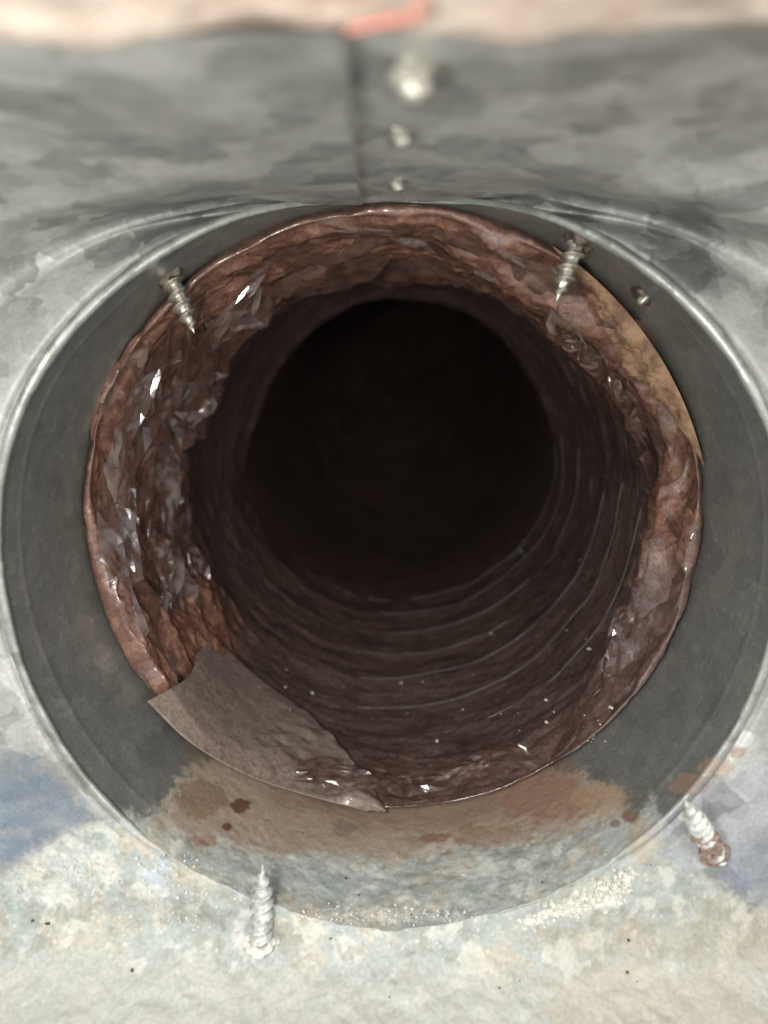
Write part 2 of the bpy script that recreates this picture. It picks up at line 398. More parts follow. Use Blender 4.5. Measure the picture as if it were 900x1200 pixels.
def sheet_half(right):
    nth, nt = 760, 300
    # theta from bottom to top on this side, starting where the rim crosses x = XC
    tb = -math.pi/2 - math.asin(-XC) * 1; tt = math.pi/2 + math.asin(-XC)
    th = np.linspace(tb, tt, nth) if right else np.linspace(tb + 2*math.pi, tt, nth)
    s0 = rim_s(th); x0 = np.cos(th)
    # rim points at the very top share the corner; keep them in order
    dx = x0 - XC; ds = s0 - s_mid
    L = np.full(nth, 1e9)
    with np.errstate(divide='ignore', invalid='ignore'):
        L = np.minimum(L, np.where(dx > 1e-6, (XR - XC)/dx, 1e9)); L = np.minimum(L, np.where(dx < -1e-6, (XL - XC)/dx, 1e9))
        L = np.minimum(L, np.where(ds > 1e-6, (S1 - s_mid)/ds, 1e9)); L = np.minimum(L, np.where(ds < -1e-6, (S0 - s_mid)/ds, 1e9))
    t = np.linspace(0, 1, nt)**1.7
    k = 1 + t[:, None]*(L[None, :] - 1)
    X = XC + dx*k; Sg = s_mid + ds*k
    dist = np.hypot(X - x0, Sg - s0)
    sig = np.minimum(dist*1.1, .27)*(1 - (1 - sm(np.abs(X), .15, .55))*sm(s_corner - Sg, -.1, .1))*sm(-np.abs(Sg - s_corner), -1.1, -.3)
    far_w = sm(np.abs(X) - np.interp(Sg, g_s, g_v), .02, .48)*sm(dist, 0, .16)
    Y = 0; Z = 0; W = 0
    for q in np.linspace(-2.4, 2.4, 61):                     # away from the rim the ceiling rolls down into the wall
        w_ = math.exp(-q*q/2); a_, b_ = prof_at(Sg + q*sig); c_, d_ = far_at(Sg + q*sig)
        Y = Y + w_*(a_*(1 - far_w) + c_*far_w); Z = Z + w_*(b_*(1 - far_w) + d_*far_w); W += w_
    Y = Y/W; Z = Z/W; ny = np.interp(Sg, sl, tf[:, 1]); nz = -np.interp(Sg, sl, tf[:, 0])
    nl = np.hypot(ny, nz) + 1e-6; ny = ny/nl; nz = nz/nl
    X = X + SHEAR*np.clip((s_corner - Sg)/s_corner, 0, 1)
    P = np.stack([X, Y, Z], -1)
    low = sm(-(Z), .55, .9)                                  # the bead drowns in corrosion at the bottom
    off = .004*vnoise(P, 1.6, 5) + .0025*vnoise(P, 5, 6)
    off = off - .012*np.exp(-((dist - .030)/.009)**2)*(1 - low) + .004*np.exp(-((dist - .06)/.03)**2)*(1 - low)
    off *= sm(dist, 0, .02)*(1 - .0)
    off += low*sm(dist, .0, .05)*(.005*fbm(P, 14, 4, 90) + .002*fbm(P, 50, 3, 95))
    # the lapped sheet stands proud beside the seam on the ceiling
    if not right:
        lap = sm(Sg, s_corner + .02, s_corner - .06)*(1 - .9*sm(XC - X, .1, .6))
        off = off + .011*lap
    P[..., 1] += ny*off; P[..., 2] += nz*off
    P = rough_edge(P)
    # ragged front edge of the ceiling
    fr = sm(Sg, .12, 0)
    P[..., 1] += fr*(.05*vnoise(P*[1, 0, 0], 2.6, 8) + .02*vnoise(P*[1, 0, 0], 9, 9))
    px, py = project(P)
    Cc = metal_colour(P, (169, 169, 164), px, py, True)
    if right:
        # the sheet runs on under the lap: one more strip on the ceiling
        pass
    f = grid_faces(nt, nth)
    if right: f = f[:, ::-1]
    return P, f, Cc
for right in (False, True):
    P, f, Cc = sheet_half(right)
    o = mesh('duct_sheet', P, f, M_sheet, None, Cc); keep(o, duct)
    if not right: o['label'] = 'lapped sheet whose edge makes the seam line on the ceiling'
# edge of the lapped sheet (its thickness) along the seam
nn = 200
ss = np.linspace(0, s_corner - .01, nn); Y, Z = prof_at(ss); ny, nz = prof_normal(ss)
lap = sm(ss, s_corner + .02, s_corner - .06)
rows = []
for dxx, h in ((-.004, .0112), (0, .0122), (.0025, .0115), (.003, .008), (.003, -.004)):
    rows.append(np.stack([XC + dxx + SHEAR*(s_corner - ss)/s_corner, Y + ny*h*lap, Z + nz*h*lap], -1))
o = mesh('lap_edge', np.array(rows), grid_faces(5, nn), galvanised('cut_edge', .3, .5, .2, 75), None, np.broadcast_to(np.append(lin((158, 158, 150)), 0), (5*nn, 4)).copy()); keep(o, duct)

# ------------------------------------------------------------------ collar
NT = 1200
th = np.linspace(0, 2*math.pi, NT, endpoint=False)
rp, _ = rim_pt(th)
def collar():
    n = 150; t = np.linspace(0, 1, n)[:, None]
    y0 = rp[:, 1]; y1 = 2.32
    Yg = y0 + (y1 - y0)*t
    P = np.stack([np.cos(th)*np.ones_like(t), Yg, np.sin(th)*np.ones_like(t)], -1)
    low = sm(-np.sin(th), .62, .9)
    r = 1 + .003*vnoise(P, 2.2, 14) + .0012*vnoise(P, 12, 15) + low*(.004*fbm(P, 12, 4, 16) + .0015*fbm(P, 60, 2, 17))
    # stepped crimp line behind the bead
    dd = (Yg - y0)
    r = r - .002*np.exp(-((dd - .10)/.012)**2)*(1 - low)*(np.sin(th) < .75)
    P[..., 0] *= r; P[..., 2] *= r; P = rough_edge(P)
    px, py = project(P)
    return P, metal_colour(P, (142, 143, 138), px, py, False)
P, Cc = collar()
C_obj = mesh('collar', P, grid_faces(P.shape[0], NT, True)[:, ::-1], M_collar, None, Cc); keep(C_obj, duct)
C_obj['label'] = 'round collar wall, dark grey above and stained brown at the bottom'
# rolled bead round the rim
def bead():
    s = rim_s(th); ny, nz = prof_normal(s)
    T = np.roll(rp, -1, 0) - np.roll(rp, 1, 0); T /= np.linalg.norm(T, axis=1)[:, None]
    n1 = np.stack([np.zeros(NT), ny, nz], -1)                 # out of the sheet
    rad = np.stack([np.cos(th), np.zeros(NT), np.sin(th)], -1)
    low = sm(-np.sin(th), .66, .86)*(1 - .0*th)
    R = .0130*(1 - .85*low)*(1 + .14*vnoise(rp, 8, 3) + .10*vnoise(rp, 30, 4))
    R *= 1 - .55*sm(np.sin(th), .8, .97)
    R *= np.where(np.abs(np.cos(th) + .0) < .14, np.where((np.sin(th) > 0) & (np.cos(th) > -.075), .35, 1), 1)
    k = 14; a = np.linspace(0, 2*math.pi, k, endpoint=False)
    cen = rp + rad*(.006) + n1*(.004)*(1 - low)[:, None]
    Pb = cen[None] + (R[None, :, None])*(np.cos(a)[:, None, None]*rad[None]*1.05 + np.sin(a)[:, None, None]*n1[None]*.9)
    Pb = rough_edge(Pb)
    px, py = project(Pb)
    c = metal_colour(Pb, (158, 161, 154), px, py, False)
    n = fbm(Pb, 18, 3, 44)
    c[..., :3] = blend(c[..., :3], sm(n, .05, .3)*.6, (112, 112, 104))
    return Pb, c
Pb, cb = bead()
f = grid_faces(14, NT, True); last = np.stack([13*NT + np.arange(NT), 13*NT + (np.arange(NT) + 1) % NT, (np.arange(NT) + 1) % NT, np.arange(NT)], -1)
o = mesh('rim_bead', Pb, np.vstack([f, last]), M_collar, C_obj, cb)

# two rivets on the collar wall at the right
def dome(name, c, nrm, R, h, mat, parent, seed):
    nrm = np.array(nrm)/np.linalg.norm(nrm); a = np.cross(nrm, [0, 1, 0.1]); a /= np.linalg.norm(a); b = np.cross(nrm, a)
    m, n = 10, 28; V = []
    for i in range(m):
        t = i/(m - 1)
        rr = R*(1 - t**1.6) + 1e-5; hh = h*(1 - (1 - t)**2.2) if t > .12 else 0
        for j in range(n):
            an = 2*math.pi*j/n; w = 1 + .10*math.sin(3*an + seed) + .06*math.sin(5*an + 2*seed)
            V.append(c + rr*w*(a*math.cos(an) + b*math.sin(an)) + nrm*hh)
    return mesh(name, V, grid_faces(m, n, True), mat, parent)
for k, (px_, py_, R, h, mt) in enumerate(((722, 351, .020, .016, M_screw), (752, 345, .036, .018, M_burr), (757, 347, .016, .030, M_screw))):
    p = on_cylinder(px_, py_, .999); o = dome('rivet', p, [-p[0], 0, -p[2]], R, h, mt, C_obj, k*1.7)

# ------------------------------------------------------------------ flexible duct
flex = empty('flexible_duct', (0, 2.1, -.97), 'crinkled reddish brown plastic lined flexible duct running into darkness inside the collar', 'flexible duct')
def ang(a): return np.arctan2(np.sin(a), np.cos(a))
def bump(x, c, w): return np.exp(-((x - c)/w)**2)
def liner_surface(TH, Y, detail=True):
    """radius of the liner at angle TH and depth Y, and the depth after crumpling"""
    deg = np.degrees(TH) % 360
    R = np.interp(Y, [2.08, 2.2, 2.9, 3.4, 3.78, 3.85, 3.93, 4.15, 5, 9], [.968, .955, .945, .905, .825, .800, .802, .93, .95, .95])
    R = R + (.955 - R)*sm(-np.sin(TH), -.5, .5)*1.0*sm(Y, 2.9, 3.2)
    left = sm(-np.cos(TH), -.15, .55)*(1 - sm(-np.sin(TH), .55, .85))
    top = sm(np.sin(TH), .25, .7)
    right = sm(np.cos(TH), .1, .5)*(1 - sm(-np.sin(TH), .45, .8))
    # film bulging inward behind the mouth
    R = R - left*(.030*bump(Y, 2.65, .26) + .018*bump(Y, 2.32, .06))
    R = R - top*(.055*bump(Y, 2.62, .28) + .03*bump(Y, 3.2, .2))
    u0 = TH/(2*math.pi)
    P = np.stack([np.cos(TH), Y, np.sin(TH)], -1)
    R = R + bump(Y, 3.85, .2)*.022*fbm(P, 4, 3, 35)
    wob = .10*vnoise(P, 2.4, 33) + .03*vnoise(P, 9, 34)
    R = R - right*(.060*bump(Y, 2.24 + wob*.5, .06))
    if detail:
        w1 = .8*fbm(P, 3.0, 3, 101); w2 = .8*fbm(P, 3.0, 3, 102)
        # long creases that run round the duct: small cells along y, long along theta
        def fc(nu, fy, sd, skew=0):
            return facets(u0*nu + w1*1.0 + skew*Y*fy, Y*fy + w2*1.0, nu, sd)
        big = fc(9, 5, 1, .2) - .5; mid = fc(22, 11, 2, -.25) - .5; sml = fc(60, 26, 3, .3) - .5; tiny = fc(170, 50, 4) - .5
        ridge = 1 - np.abs(fbm(P*[1, 1.6, 1], 6, 3, 55))*3.2; ridge = np.clip(ridge, 0, 1)**3
        mouth = np.clip(left*sm(-Y, -3.05, -2.75) + top*sm(-Y, -3.4, -3.0) + right*sm(-Y, -2.42, -2.26), 0, 1)
        mouth = np.maximum(mouth, .35*sm(-Y, -2.42, -2.2))
        edge = sm(Y, 2.098, 2.120)
        R = R - edge*mouth*(.095*big + .065*mid + .020*sml + .003*tiny + .008*ridge)
        R = R - edge*(1 - mouth)*(.012*big + .010*mid + .008*sml + .004*tiny)
        # scallops between the turns of the coil
        ph = (Y - 2.1)/.235 - u0
        R = R - edge*(1 - mouth)*.0035*(.5 + .5*np.cos(2*math.pi*ph))**3 * sm(Y, 2.25, 2.5)
        Y = Y + edge*mouth*(.05*(fc(22, 5, 9) - .5) + .03*(fc(60, 13, 10) - .5))
    return R, Y
NT2 = 1500
th2 = np.linspace(0, 2*math.pi, NT2, endpoint=False)
yy = np.concatenate([np.linspace(2.105, 2.9, 230, endpoint=False), np.linspace(2.9, 4.0, 170, endpoint=False), np.linspace(4.0, 9, 60)])
TH, YY = np.meshgrid(th2, yy)
R, Y2 = liner_surface(TH, YY)
P = np.stack([R*np.cos(TH) + .03*sm(Y2, 2.6, 3.85), Y2, R*np.sin(TH) + .085*sm(Y2, 2.6, 3.85) + .16*np.clip(Y2 - 4.9, 0, 9)**2], -1)
# mouth lip that turns out against the collar
lipr = []
for r_, y_ in ((1.001, 2.15), (.988, 2.125), (.980, 2.110), (.974, 2.105)):
    w = .010*fbm(np.stack([np.cos(th2), 0*th2, np.sin(th2)], -1), 7, 4, 66)
    r_ = r_ + (.012*fbm(np.stack([np.cos(th2), 0*th2, np.sin(th2)], -1), 9, 4, 67) if r_ < .99 else 0)
    lipr.append(np.stack([r_*np.cos(th2), y_ + w, r_*np.sin(th2)], -1))
P = np.concatenate([np.array(lipr), P], 0)
nr = P.shape[0]
TH_ = np.vstack([np.broadcast_to(th2, (4, NT2)), TH]); Yc = np.vstack([np.full((4, NT2), 2.1), YY])
n1 = fbm(P, 7, 4, 201); n2 = fbm(P, 24, 4, 202); n3 = fbm(P, 70, 3, 203)
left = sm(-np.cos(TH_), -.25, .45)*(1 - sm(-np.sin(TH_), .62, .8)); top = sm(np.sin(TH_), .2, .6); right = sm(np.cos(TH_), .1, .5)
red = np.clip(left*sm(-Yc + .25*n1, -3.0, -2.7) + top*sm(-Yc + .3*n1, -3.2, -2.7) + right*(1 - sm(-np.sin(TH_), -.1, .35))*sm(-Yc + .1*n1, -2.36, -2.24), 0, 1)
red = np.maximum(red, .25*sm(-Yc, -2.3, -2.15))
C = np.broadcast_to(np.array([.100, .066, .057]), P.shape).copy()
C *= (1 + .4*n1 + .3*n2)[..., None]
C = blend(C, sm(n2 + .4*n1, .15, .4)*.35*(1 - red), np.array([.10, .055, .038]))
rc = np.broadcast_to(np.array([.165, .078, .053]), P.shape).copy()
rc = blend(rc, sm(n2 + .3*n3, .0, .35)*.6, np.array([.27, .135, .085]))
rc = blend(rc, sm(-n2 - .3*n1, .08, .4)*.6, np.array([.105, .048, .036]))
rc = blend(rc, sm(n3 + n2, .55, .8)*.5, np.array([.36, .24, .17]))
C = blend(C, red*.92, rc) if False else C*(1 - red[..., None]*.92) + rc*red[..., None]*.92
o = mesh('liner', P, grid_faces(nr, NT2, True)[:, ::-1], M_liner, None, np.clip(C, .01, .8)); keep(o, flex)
LINER = o
# closed far end round a bend, out of the light
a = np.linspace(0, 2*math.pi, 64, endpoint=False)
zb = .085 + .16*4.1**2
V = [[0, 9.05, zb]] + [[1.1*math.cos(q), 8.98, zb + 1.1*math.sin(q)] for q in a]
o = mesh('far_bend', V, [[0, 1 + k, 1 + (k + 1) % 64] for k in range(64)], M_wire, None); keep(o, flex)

# wire coil under the film
def coil():
    turns = 7; n = turns*220; t = np.arange(n)/220.0
    a = t*2*math.pi; y = 2.33 + t*.235
    wig = np.stack([np.cos(a), y, np.sin(a)], -1)
    R_, _ = liner_surface(a, y, True)
    R0, _ = liner_surface(a, y, False)
    sm_ = np.minimum(R_, R0 - .012) - .002 + .010*vnoise(wig, 5, 71)
    cen = np.stack([sm_*np.cos(a), y, sm_*np.sin(a)], -1)
    k = 8; b = np.linspace(0, 2*math.pi, k, endpoint=False)
    rad = np.stack([np.cos(a), 0*a, np.sin(a)], -1); ax = np.array([0, 1, 0])
    rr = (.0046*(1 + .35*vnoise(wig, 14, 72)))[:, None]
    # the coil dips under the film where the film is bunched up at the left and top
    dip = (sm(np.sin(a), -.1, .4) + sm(-np.cos(a), .3, .7)*sm(-y, -3.2, -2.8)).clip(0, 1)[:, None]*.06 + (.016*sm(fbm(wig, 1.6, 3, 73), -.35, .45))[:, None]
    dip = dip + .03*sm(-np.cos(a), -.1, .5)[:, None]; cen = cen + rad*dip; cen[:, 0] += .03*sm(y, 2.6, 3.85); cen[:, 2] += .085*sm(y, 2.6, 3.85)
    V = cen[:, None] + rr[..., None]*(np.cos(b)[None, :, None]*rad[:, None]*1.0 + np.sin(b)[None, :, None]*ax[None, None]*1.0)
    return V
V = coil(); o = mesh('wire_coil', V, grid_faces(V.shape[0], 8, True), M_wire, None); keep(o, flex)

# crumpled clear brown film bunched over the mouth: flat facets with sharp creases
def clear_film():
    m, ns, ls, b = new_mat('clear_brown_film')
    b.inputs['Coat IOR'].default_value = 1.8
    b.inputs['Base Color'].default_value = (.115, .062, .047, 1); b.inputs['Roughness'].default_value = .13
    b.inputs['Specular IOR Level'].default_value = .9
    b.inputs['Coat Weight'].default_value = 1; b.inputs['Coat Roughness'].default_value = .05
    tc = N(ns, 'ShaderNodeTexCoord'); n1 = N(ns, 'ShaderNodeTexNoise'); n1.inputs['Scale'].default_value = 160; n1.inputs['Detail'].default_value = 4
    ls.new(tc.outputs['Object'], n1.inputs['Vector'])
    r = N(ns, 'ShaderNodeMapRange'); r.inputs[1].default_value = .4; r.inputs[2].default_value = .6; r.inputs[3].default_value = .18; r.inputs[4].default_value = .72
    ls.new(n1.outputs[0], r.inputs[0]); ls.new(r.outputs[0], b.inputs['Alpha'])
    bu = N(ns, 'ShaderNodeBump'); bu.inputs['Strength'].default_value = .35; bu.inputs['Distance'].default_value = .0006
    ls.new(n1.outputs[0], bu.inputs['Height']); ls.new(bu.outputs[0], b.inputs['Normal'])
    return m
M_film = clear_film()
def film_fold(a0, a1, y0, y1, amp, seed, ca=.060, cy=.055, lift=.012, skew=0.0, label=None, pleat=0.0, buckle=.085, soft=False):
    rg = np.random.RandomState(seed)
    na = int(math.radians(a1 - a0)/ca) + 1; ny_ = int((y1 - y0)/cy) + 1
    A, Y = np.meshgrid(np.linspace(math.radians(a0), math.radians(a1), na), np.linspace(0, 1, ny_))
    e = np.sin(np.linspace(0, math.pi, na))[None, :]**.35
    ragged = (y1 - y0)*(1 + .35*rg.normal(size=na)*.5)[None, :]*e
    Yv = y0 + Y*ragged + skew*(A - A.mean())
    inner = np.ones(A.shape, bool); inner[0] = inner[-1] = False; inner[:, 0] = inner[:, -1] = False
    A = A + rg.uniform(-.42, .42, A.shape)*ca*inner; Yv = Yv + rg.uniform(-.42, .42, A.shape)*cy*np.where(np.arange(ny_)[:, None] == 0, .15, 1)
    Yv = np.maximum(Yv, 2.107)
    R_, Y_ = liner_surface(A, Yv, True); R0, _ = liner_surface(A, Yv, False)
    R_ = np.minimum(R_, R0 - .01)*.5 + R0*.5 - .012
    fold = facets(A/(2*math.pi)*26, Yv*7 + seed, 26, seed) - .5
    env = np.minimum(np.minimum(Y*(ny_ - 1), (1 - Y)*(ny_ - 1)), 1)
    h = lift + amp*(.9*fold + .75*rg.uniform(-.5, .5, A.shape))*env
    h = h + amp*pleat*np.where(np.arange(ny_) % 2, 1, -1)[:, None]*(.75 + .6*vnoise(np.stack([A*2.2, Yv*2, A*0 + seed], -1), 1, 7))*env
    ends = sm(np.minimum(np.arange(na), np.arange(na)[::-1]), 0, max(2.5, na*.18))[None, :]
    h = h*ends - .05*(1 - ends)
    h = h - .03*sm(Y, .82, 1.0)
    R_ = np.minimum(R_ - h, .972)
    # split every cell into two triangles along a random diagonal, then once more with a slight buckle
    V = np.stack([R_*np.cos(A), Yv, R_*np.sin(A)], -1).reshape(-1, 3); T = []
    for i in range(ny_ - 1):
        for j in range(na - 1):
            p, q, r, t = i*na + j, i*na + j + 1, (i + 1)*na + j + 1, (i + 1)*na + j
            T += [(p, q, r), (p, r, t)] if rg.rand() < .5 else [(p, q, t), (q, r, t)]
    V = list(V); mid = {}; T2 = []
    def half(a, b):
        k = (min(a, b), max(a, b))
        if k not in mid:
            c = (V[a] + V[b])/2; c = c + rg.normal(size=3)*amp*buckle
            mid[k] = len(V); V.append(c)
        return mid[k]
    for amp_ in (1.0, .45):
        for a, b, c in T:
            x, y, z = half(a, b), half(b, c), half(c, a)
            T2 += [(a, x, z), (x, b, y), (z, y, c), (x, y, z)]
        T, T2, mid = T2, [], {}; buckle *= .45
    T2 = T
    o = mesh('film_fold', np.array(V), T2, M_film, None, smooth=soft); keep(o, flex)
    if label: o['label'] = label
    return o
film_fold(108, 222, 2.38, 2.96, .050, 11, .15, .070, .008, .12, 'bunched glossy film down the left side of the mouth', .8, .09)
film_fold(126, 216, 2.12, 2.46, .034, 12, .14, .060, .006, -.10, None, .8, .09)
film_fold(134, 176, 2.52, 2.90, .075, 21, .12, .055, .045, .30, None, .8, .10)
film_fold(176, 210, 2.40, 2.66, .060, 22, .10, .050, .040, -.15, None, .7, .10)
film_fold(140, 170, 2.20, 2.40, .040, 23, .11, .050, .015, .20, None, .7, .10)
film_fold(56, 132, 2.40, 3.05, .042, 13, .14, .080, .008, -.08, None, .7, .09)
film_fold(40, 126, 2.12, 2.42, .030, 14, .14, .060, .005, .06, None, .7, .09)
film_fold(-42, 66, 2.20, 2.42, .075, 15, .060, .045, .030, 0, 'shiny crinkled film ridge along the right side of the mouth')
film_fold(-58, 12, 2.11, 2.28, .040, 16, .070, .045, .010)
film_fold(-120, -52, 2.108, 2.30, .050, 17, .085, .032, .018, .04, 'shiny crumpled film at the bottom centre of the mouth')
# tan glass fibre showing between film and collar, upper right
def fibre():
    n, m = 300, 40
    a = np.radians(np.linspace(14, 62, n)); t = np.linspace(0, 1, m)[:, None]
    win = np.sin(np.linspace(0, math.pi, n)**1.0)**.9
    wid = win*(.95 + .25*vnoise(np.stack([a*3, a*0, a*0], -1), 2.5, 81))
    y0 = 2.085; y1 = y0 + .004 + .17*wid
    Yf = y0 + (y1 - y0)*t; A = np.broadcast_to(a, Yf.shape)
    Rb, _ = liner_surface(A, np.maximum(Yf, 2.11), True)
    Q = np.stack([np.cos(A), Yf, np.sin(A)], -1)
    prof_ = np.sin(np.clip(t*1.05, 0, 1)*math.pi)**.6
    ww = win[None, :]
    Rf = np.minimum(Rb, .955)*ww + .988*(1 - ww) - ww*prof_*(.024 + .030*fbm(Q, 12, 4, 82) + .010*fbm(Q, 60, 3, 83)) + .02*(1 - prof_)*ww
    return np.stack([Rf*np.cos(A), Yf, Rf*np.sin(A)], -1)
V = fibre(); o = mesh('insulation', V, grid_faces(40, 300), M_fibre, None); keep(o, flex)
o['label'] = 'tan glass fibre insulation showing at the torn edge of the liner'

# strip of tape over the mouth, lower left
def strip():
    n, m = 260, 70
    outer = np.array([(172, 822), (225, 872), (300, 913), (400, 943), (430, 945), (452, 945)], float)
    inner = np.array([(241, 753), (300, 796), (350, 832), (392, 872), (424, 908), (452, 943.5)], float)
    def rs(Q):
        Q = catmull(Q, 60); l = np.concatenate([[0], np.cumsum(np.hypot(*np.diff(Q, axis=0).T))]); l /= l[-1]
        x = np.linspace(0, 1, n); return np.stack([np.interp(x, l, Q[:, 0]), np.interp(x, l, Q[:, 1])], -1)
    O, I = rs(outer), rs(inner)
    V = np.zeros((m, n, 3)); 
    for i in range(m):
        t = i/(m - 1); Q = O*(1 - t) + I*t
        # notch in the cut end
        shift = np.exp(-((np.linspace(0, 1, n))/.10)**2)*(14*math.sin(math.pi*min(1, t*1.4)) if t < .72 else 0)
        for j in range(n):
            p = on_cylinder(Q[j, 0] + shift[j], Q[j, 1] + shift[j]*.2, .952 - .010*math.sin(math.pi*t))
            V[i, j] = p
    A = np.arctan2(V[..., 2], V[..., 0]); u = A/(2*math.pi); y = V[..., 1]
    r = np.hypot(V[..., 0], V[..., 2])
    along = np.linspace(0, 1, n)[None, :]
    cr = (.006 + .030*sm(along, .30, .65))
    w = .5*fbm(V, 6, 3, 301)
    h = cr*((facets(u*46 + w + y*3, y*7 + w, 46, 31) - .5) + .6*(facets(u*120 + w*2, y*22 + w, 120, 32) - .5)) + .004*vnoise(V, 6, 303)
    edge = np.minimum(np.linspace(0, 1, m)*8, 1)[:, None]
    r2 = r - h*edge - (.010 + .028*(1 - sm(along, .0, .35)))*edge
    r2 = np.minimum(r2 + .040*sm(along, .86, 1.0), .970)
    V[..., 0] *= r2/r; V[..., 2] *= r2/r
    return V
V = strip(); o = mesh('tape_strip', V, grid_faces(*V.shape[:2])[:, ::-1], M_tape, None); keep(o, flex)
o['label'] = 'flat greyish brown strip of tape with a square cut end, lower left of the mouth'
sol = o.modifiers.new('thickness', 'SOLIDIFY'); sol.thickness = .00025; sol.offset = -1

# ------------------------------------------------------------------ screws
def screw(base, tip, R, label, mat=None, pitch=.033, sink=.03, burr=.045, nrm=None, seed=0, blunt=0, lip=None):
    base = np.array(base); tip = np.array(tip); ax = tip - base; L = np.linalg.norm(ax); ax /= L
    root = empty('screw', base, label, 'screw', 'sheet metal screws poking through the duct')
    a = np.cross(ax, [.3, 1, .2]); a /= np.linalg.norm(a); b = np.cross(ax, a)
    n, k = 220, 40
    l = np.linspace(-sink, L, n)[:, None]; f_ = np.linspace(0, 2*math.pi, k, endpoint=False)[None, :]
    point = np.clip((L - l)/(L*(.42 if not blunt else .3)), 0, 1)**(.85 if not blunt else .45)
    core = R*.66*point
    fr = (l/pitch - f_/(2*math.pi) + seed) % 1
    thread = R*.46*np.clip(1 - np.abs(fr - .5)/.30, 0, 1)**1.2*np.clip((L*.93 - l)/(L*.25), 0, 1)**.6
    r = core + thread + .0006
    wob = .0015*vnoise(np.stack([l + 0*f_, f_ + 0*l, 0*l + 0*f_ + seed], -1), 20, 5)
    r = r + wob*(r > .01)
    V = base + ax*l[..., None] + r[..., None]*(a*np.cos(f_)[..., None] + b*np.sin(f_)[..., None])
    o = mesh('threaded_shank', V, grid_faces(n, k, True), mat or M_screw, None); keep(o, root)
    if burr:
        nn_ = ax if nrm is None else np.array(nrm)/np.linalg.norm(nrm)
        a = np.cross(nn_, [.3, 1, .2]); a /= np.linalg.norm(a); b = np.cross(nn_, a)
        V = []; K = 36
        for (rr, hh) in ((burr, -.006), (burr*.92, .004), (burr*.74, .014), (R*1.02, .020), (R*.9, .012)):
            for j in range(K):
                an = 2*math.pi*j/K; w = 1 + .10*math.sin(3*an + seed*5) + .06*math.sin(7*an + seed)
                hj = .55*hh*(1 + .5*math.sin(4*an + seed*3)*(hh > 0))
                V.append(base + nn_*hj + rr*w*(a*math.cos(an) + b*math.sin(an)))
        o = mesh('torn_lip', V, grid_faces(5, K, True), lip or M_burr, None); keep(o, root)
    return root
def at_y(px, py, y):
    d = ray(px, py); return CAM + d*(y - CAM[1])/d[1]
def at_z(px, py, z):
    d = ray(px, py); return CAM + d*(z - CAM[2])/d[2]
zf = lambda y: float(np.interp(-y, -PR[kb:, 0], PR[kb:, 1]))
def floor_pt(px, py):
    d = ray(px, py); best = None
    t = np.linspace(1.2, 2.4, 2000); Q = CAM + d*t[:, None]
    zz = np.interp(-Q[:, 1], -PR[kc + 200:, 0], PR[kc + 200:, 1]) if False else None
    # march until the ray crosses the profile (floor or wall) outside, or the collar inside
    ins = (Q[:, 2] > np.where(Q[:, 1] < 1.62, np.interp(Q[:, 1], PR[kb - 40:, 0][::-1], PR[kb - 40:, 1][::-1]), -9))
    cyl = (Q[:, 1] >= 1.62) & (np.hypot(Q[:, 0], Q[:, 2]) > 1.0)
    k = int(np.argmax(~ins | cyl)); return Q[k]
b = on_cylinder(201, 326, .998); screw(b, at_y(228, 391, b[1] - .02), .030, 'short bright screw poking out of the collar wall at upper left, tip down', nrm=[-b[0], 0, -b[2]], seed=.2)
b = on_cylinder(677, 284, .998); screw(b, at_y(652, 353, b[1] - .02), .029, 'bright screw poking down from the upper right collar wall above the tan insulation', nrm=[-b[0], 0, -b[2]], seed=.6)
b = floor_pt(305, 1104); screw(b, at_y(308, 1013, b[1] + .02), .030, 'whitish screw standing point up on the stained duct floor', M_screw_pale, nrm=[0, 0, 1], burr=.046, seed=.35, lip=M_crust)
b = floor_pt(836, 998); screw(b, at_y(801, 935, b[1] - .13), .027, 'rust-caked screw at lower right leaning left over bluish metal', M_screw_pale, nrm=[-.2, -1, .4], burr=.040, seed=.8, lip=M_rust)
for (px_, py_, y_, dz, R_, lab, sd) in ((486, 72, 1.02, .052, .030, 'most blurred of three screws under the ceiling seam, nearest the camera', .1),
                                  (470, 146, 1.50, .040, .022, 'middle one of three small screws in a row beside the ceiling seam', .5),
                                  (466, 207, 1.93, .038, .020, 'small screw beside the ceiling seam just above the collar rim', .9)):
    p = at_y(px_, py_, y_); zc_ = np.interp(y_, PR[:kc, 0], PR[:kc, 1])
    s_ = (zc_ - CAM[2])/(ray(px_, py_)[2]); p = CAM + ray(px_, py_)*s_
    b = p.copy(); screw(b, b + np.array([0, -.004, -dz]), R_*1.1, lab, None, nrm=[0, 0, -1], burr=(R_*1.2 if y_ > 1.2 else 0), lip=M_screw, pitch=(.030 if y_ < 1.2 else .020), seed=sd, sink=.02, blunt=1)

# caked rust round the lower right screw
rng = np.random.RandomState(4)
def crumbs(name, spots, mat, label, cat, flat=.6):
    V = []; Fc = []
    for (c, r) in spots:
        base = len(V); q = rng.normal(size=(8, 3))
        cube = np.array([[x, y, z] for x in (-1, 1) for y in (-1, 1) for z in (-1, 1)], float)*.7 + q*.22
        cube[:, 2] *= flat
        V += list(np.array(c) + cube*r)
        Fc += [[base + k for k in fx] for fx in ((0, 1, 3, 2), (4, 6, 7, 5), (0, 4, 5, 1), (2, 3, 7, 6), (0, 2, 6, 4), (1, 5, 7, 3))]
    o = mesh(name, np.array(V), Fc, mat, smooth=False); o['kind'] = 'stuff'; o['label'] = label; o['category'] = cat
    return o
sp = []
for _ in range(300):
    t = rng.rand(); px_ = 612 + t*128 + rng.normal()*4; py_ = 1082 - t*48 + rng.normal()*(3 + 8*t)
    sp.append((floor_pt(px_, py_), .002 + .008*rng.rand()**2))
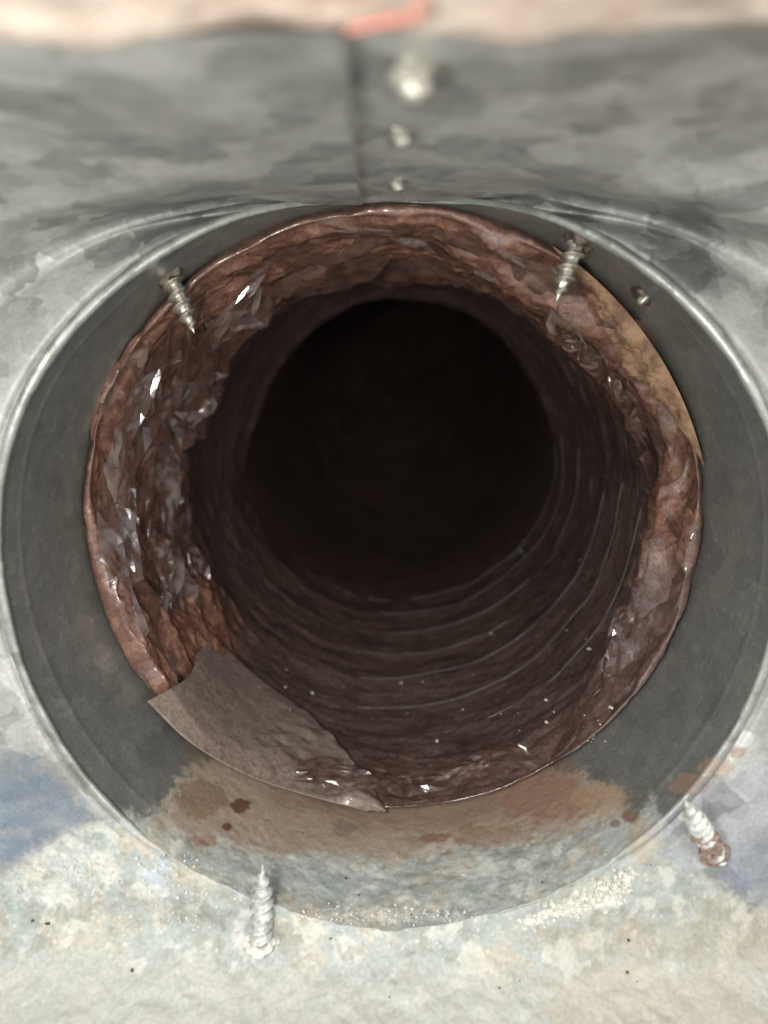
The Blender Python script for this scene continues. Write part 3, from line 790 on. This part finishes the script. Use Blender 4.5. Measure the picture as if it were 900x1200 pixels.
for _ in range(130):
    px_ = 350 + rng.rand()*210; sp.append((floor_pt(px_, 1072 + rng.normal()*7), .0015 + .0025*rng.rand()**2))
for _ in range(40): sp.append((floor_pt(305 + rng.normal()*14, 1104 + rng.normal()*2.5), .004 + .005*rng.rand()))
for _ in range(160): sp.append((floor_pt(60 + rng.rand()*230, 1000 + rng.rand()*90), .0015 + .0025*rng.rand()))
crumbs('mineral_crust', sp, M_crust, 'white crumbly mineral crust scattered over the corroded duct floor', 'mineral crust')
sp = [(floor_pt(*q), r) for q, r in (((40, 1078), .007), ((57, 1081), .007), ((388, 1099), .005), ((586, 1157), .006), ((155, 1137), .005))]
for _ in range(14): sp.append((floor_pt(300 + rng.rand()*500, 1000 + rng.rand()*170), .002 + .0025*rng.rand()))
crumbs('grit', sp, M_speck, 'dark specks of grit lying on the pale floor', 'grit')
sp = []
for _ in range(60):
    t = rng.rand(); b = at_y(838 - 6*t*3 + rng.normal()*5, 1000 - 22*t + rng.normal()*5, 1.585 - .03*t); sp.append((b, .006 + .008*rng.rand()))
crumbs('rust_crumbs', sp, M_rust, 'brown rust crumbs caked round the foot of the lower right screw', 'rust', 1)

sp = []
for q in ((380, 710), (392, 648), (562, 686), (556, 690), (610, 645), (540, 612), (452, 735), (640, 820), (716, 829), (640, 846), (512, 868), (334, 805), (366, 812), (300, 700), (690, 760), (575, 742), (470, 800)):
    sp.append((on_cylinder(q[0], q[1], .915), .004 + .004*rng.rand()))
for _ in range(50): sp.append((on_cylinder(300 + rng.rand()*420, 640 + rng.rand()*230, .925), .0015 + .002*rng.rand()))
crumbs('flecks', sp, M_crust, 'tiny pale flecks clinging to the dark tunnel floor of the flexible duct', 'flecks', .5)

# ------------------------------------------------------------------ insulation above the front edge of the ceiling
def blanket():
    n, m = 420, 90
    x = np.linspace(-2.2, 2.2, n); t = np.linspace(0, 1, m)
    # section: from above the sheet, round its front edge, towards the camera, and back over the top
    sec = np.array([(1.15, 1.02), (.98, .96), (.885, .925), (.84, .905), (.78, .915), (.68, .93), (.55, .96), (.42, 1.03), (.40, 1.18), (.6, 1.32), (1.15, 1.35)])
    sec = catmull(sec, 30); l = np.linspace(0, len(sec) - 1, m); Yb = np.interp(l, np.arange(len(sec)), sec[:, 0]); Zb = np.interp(l, np.arange(len(sec)), sec[:, 1])
    P = np.stack(np.broadcast_arrays(x[None, :], Yb[:, None], Zb[:, None]), -1).copy()
    P[..., 2] += .004; h = .008*vnoise(P, 5, 401) + .010*fbm(P, 14, 4, 402) 
    lobe = .020*bump(P[..., 0], -.30, .10) + .020*bump(P[..., 0], .17, .07) + .015*bump(P[..., 0], .50, .06) - .012*bump(P[..., 0], -.12, .1)
    P[..., 2] -= h + lobe*sm(-P[..., 1], -1.0, -.8)
    return P
V = blanket(); o = mesh('insulation_blanket', V, grid_faces(*V.shape[:2]), M_pink); 
o['label'] = 'out of focus pale pink fluffy insulation along the top edge'; o['category'] = 'insulation'

# faded red strip hanging at the top
def ribbon():
    pts = [(408, 35, .80), (440, 27, .79), (470, 22, .785), (492, 17, .78), (494, 8, .77), (496, -8, .76)]
    c = catmull(np.array([at_y(*p) for p in pts]), 12); n = len(c)
    T = np.gradient(c, axis=0); T /= np.linalg.norm(T, axis=1)[:, None]
    U = np.cross(T, FW); U /= np.linalg.norm(U, axis=1)[:, None]; W = np.cross(T, U)
    ring = np.array([(-1, -.3), (-.8, -.5), (.8, -.5), (1, -.3), (1, .3), (.8, .5), (-.8, .5), (-1, .3)])*.0040
    return c[:, None] + ring[None, :, :1]*U[:, None] + ring[None, :, 1:]*W[:, None]
V = ribbon(); f = grid_faces(V.shape[0], 8, True)
o = mesh('plastic_strip', V, f, M_red); o['label'] = 'faded red bent strip hanging at the top edge over the ceiling seam'; o['category'] = 'strip'
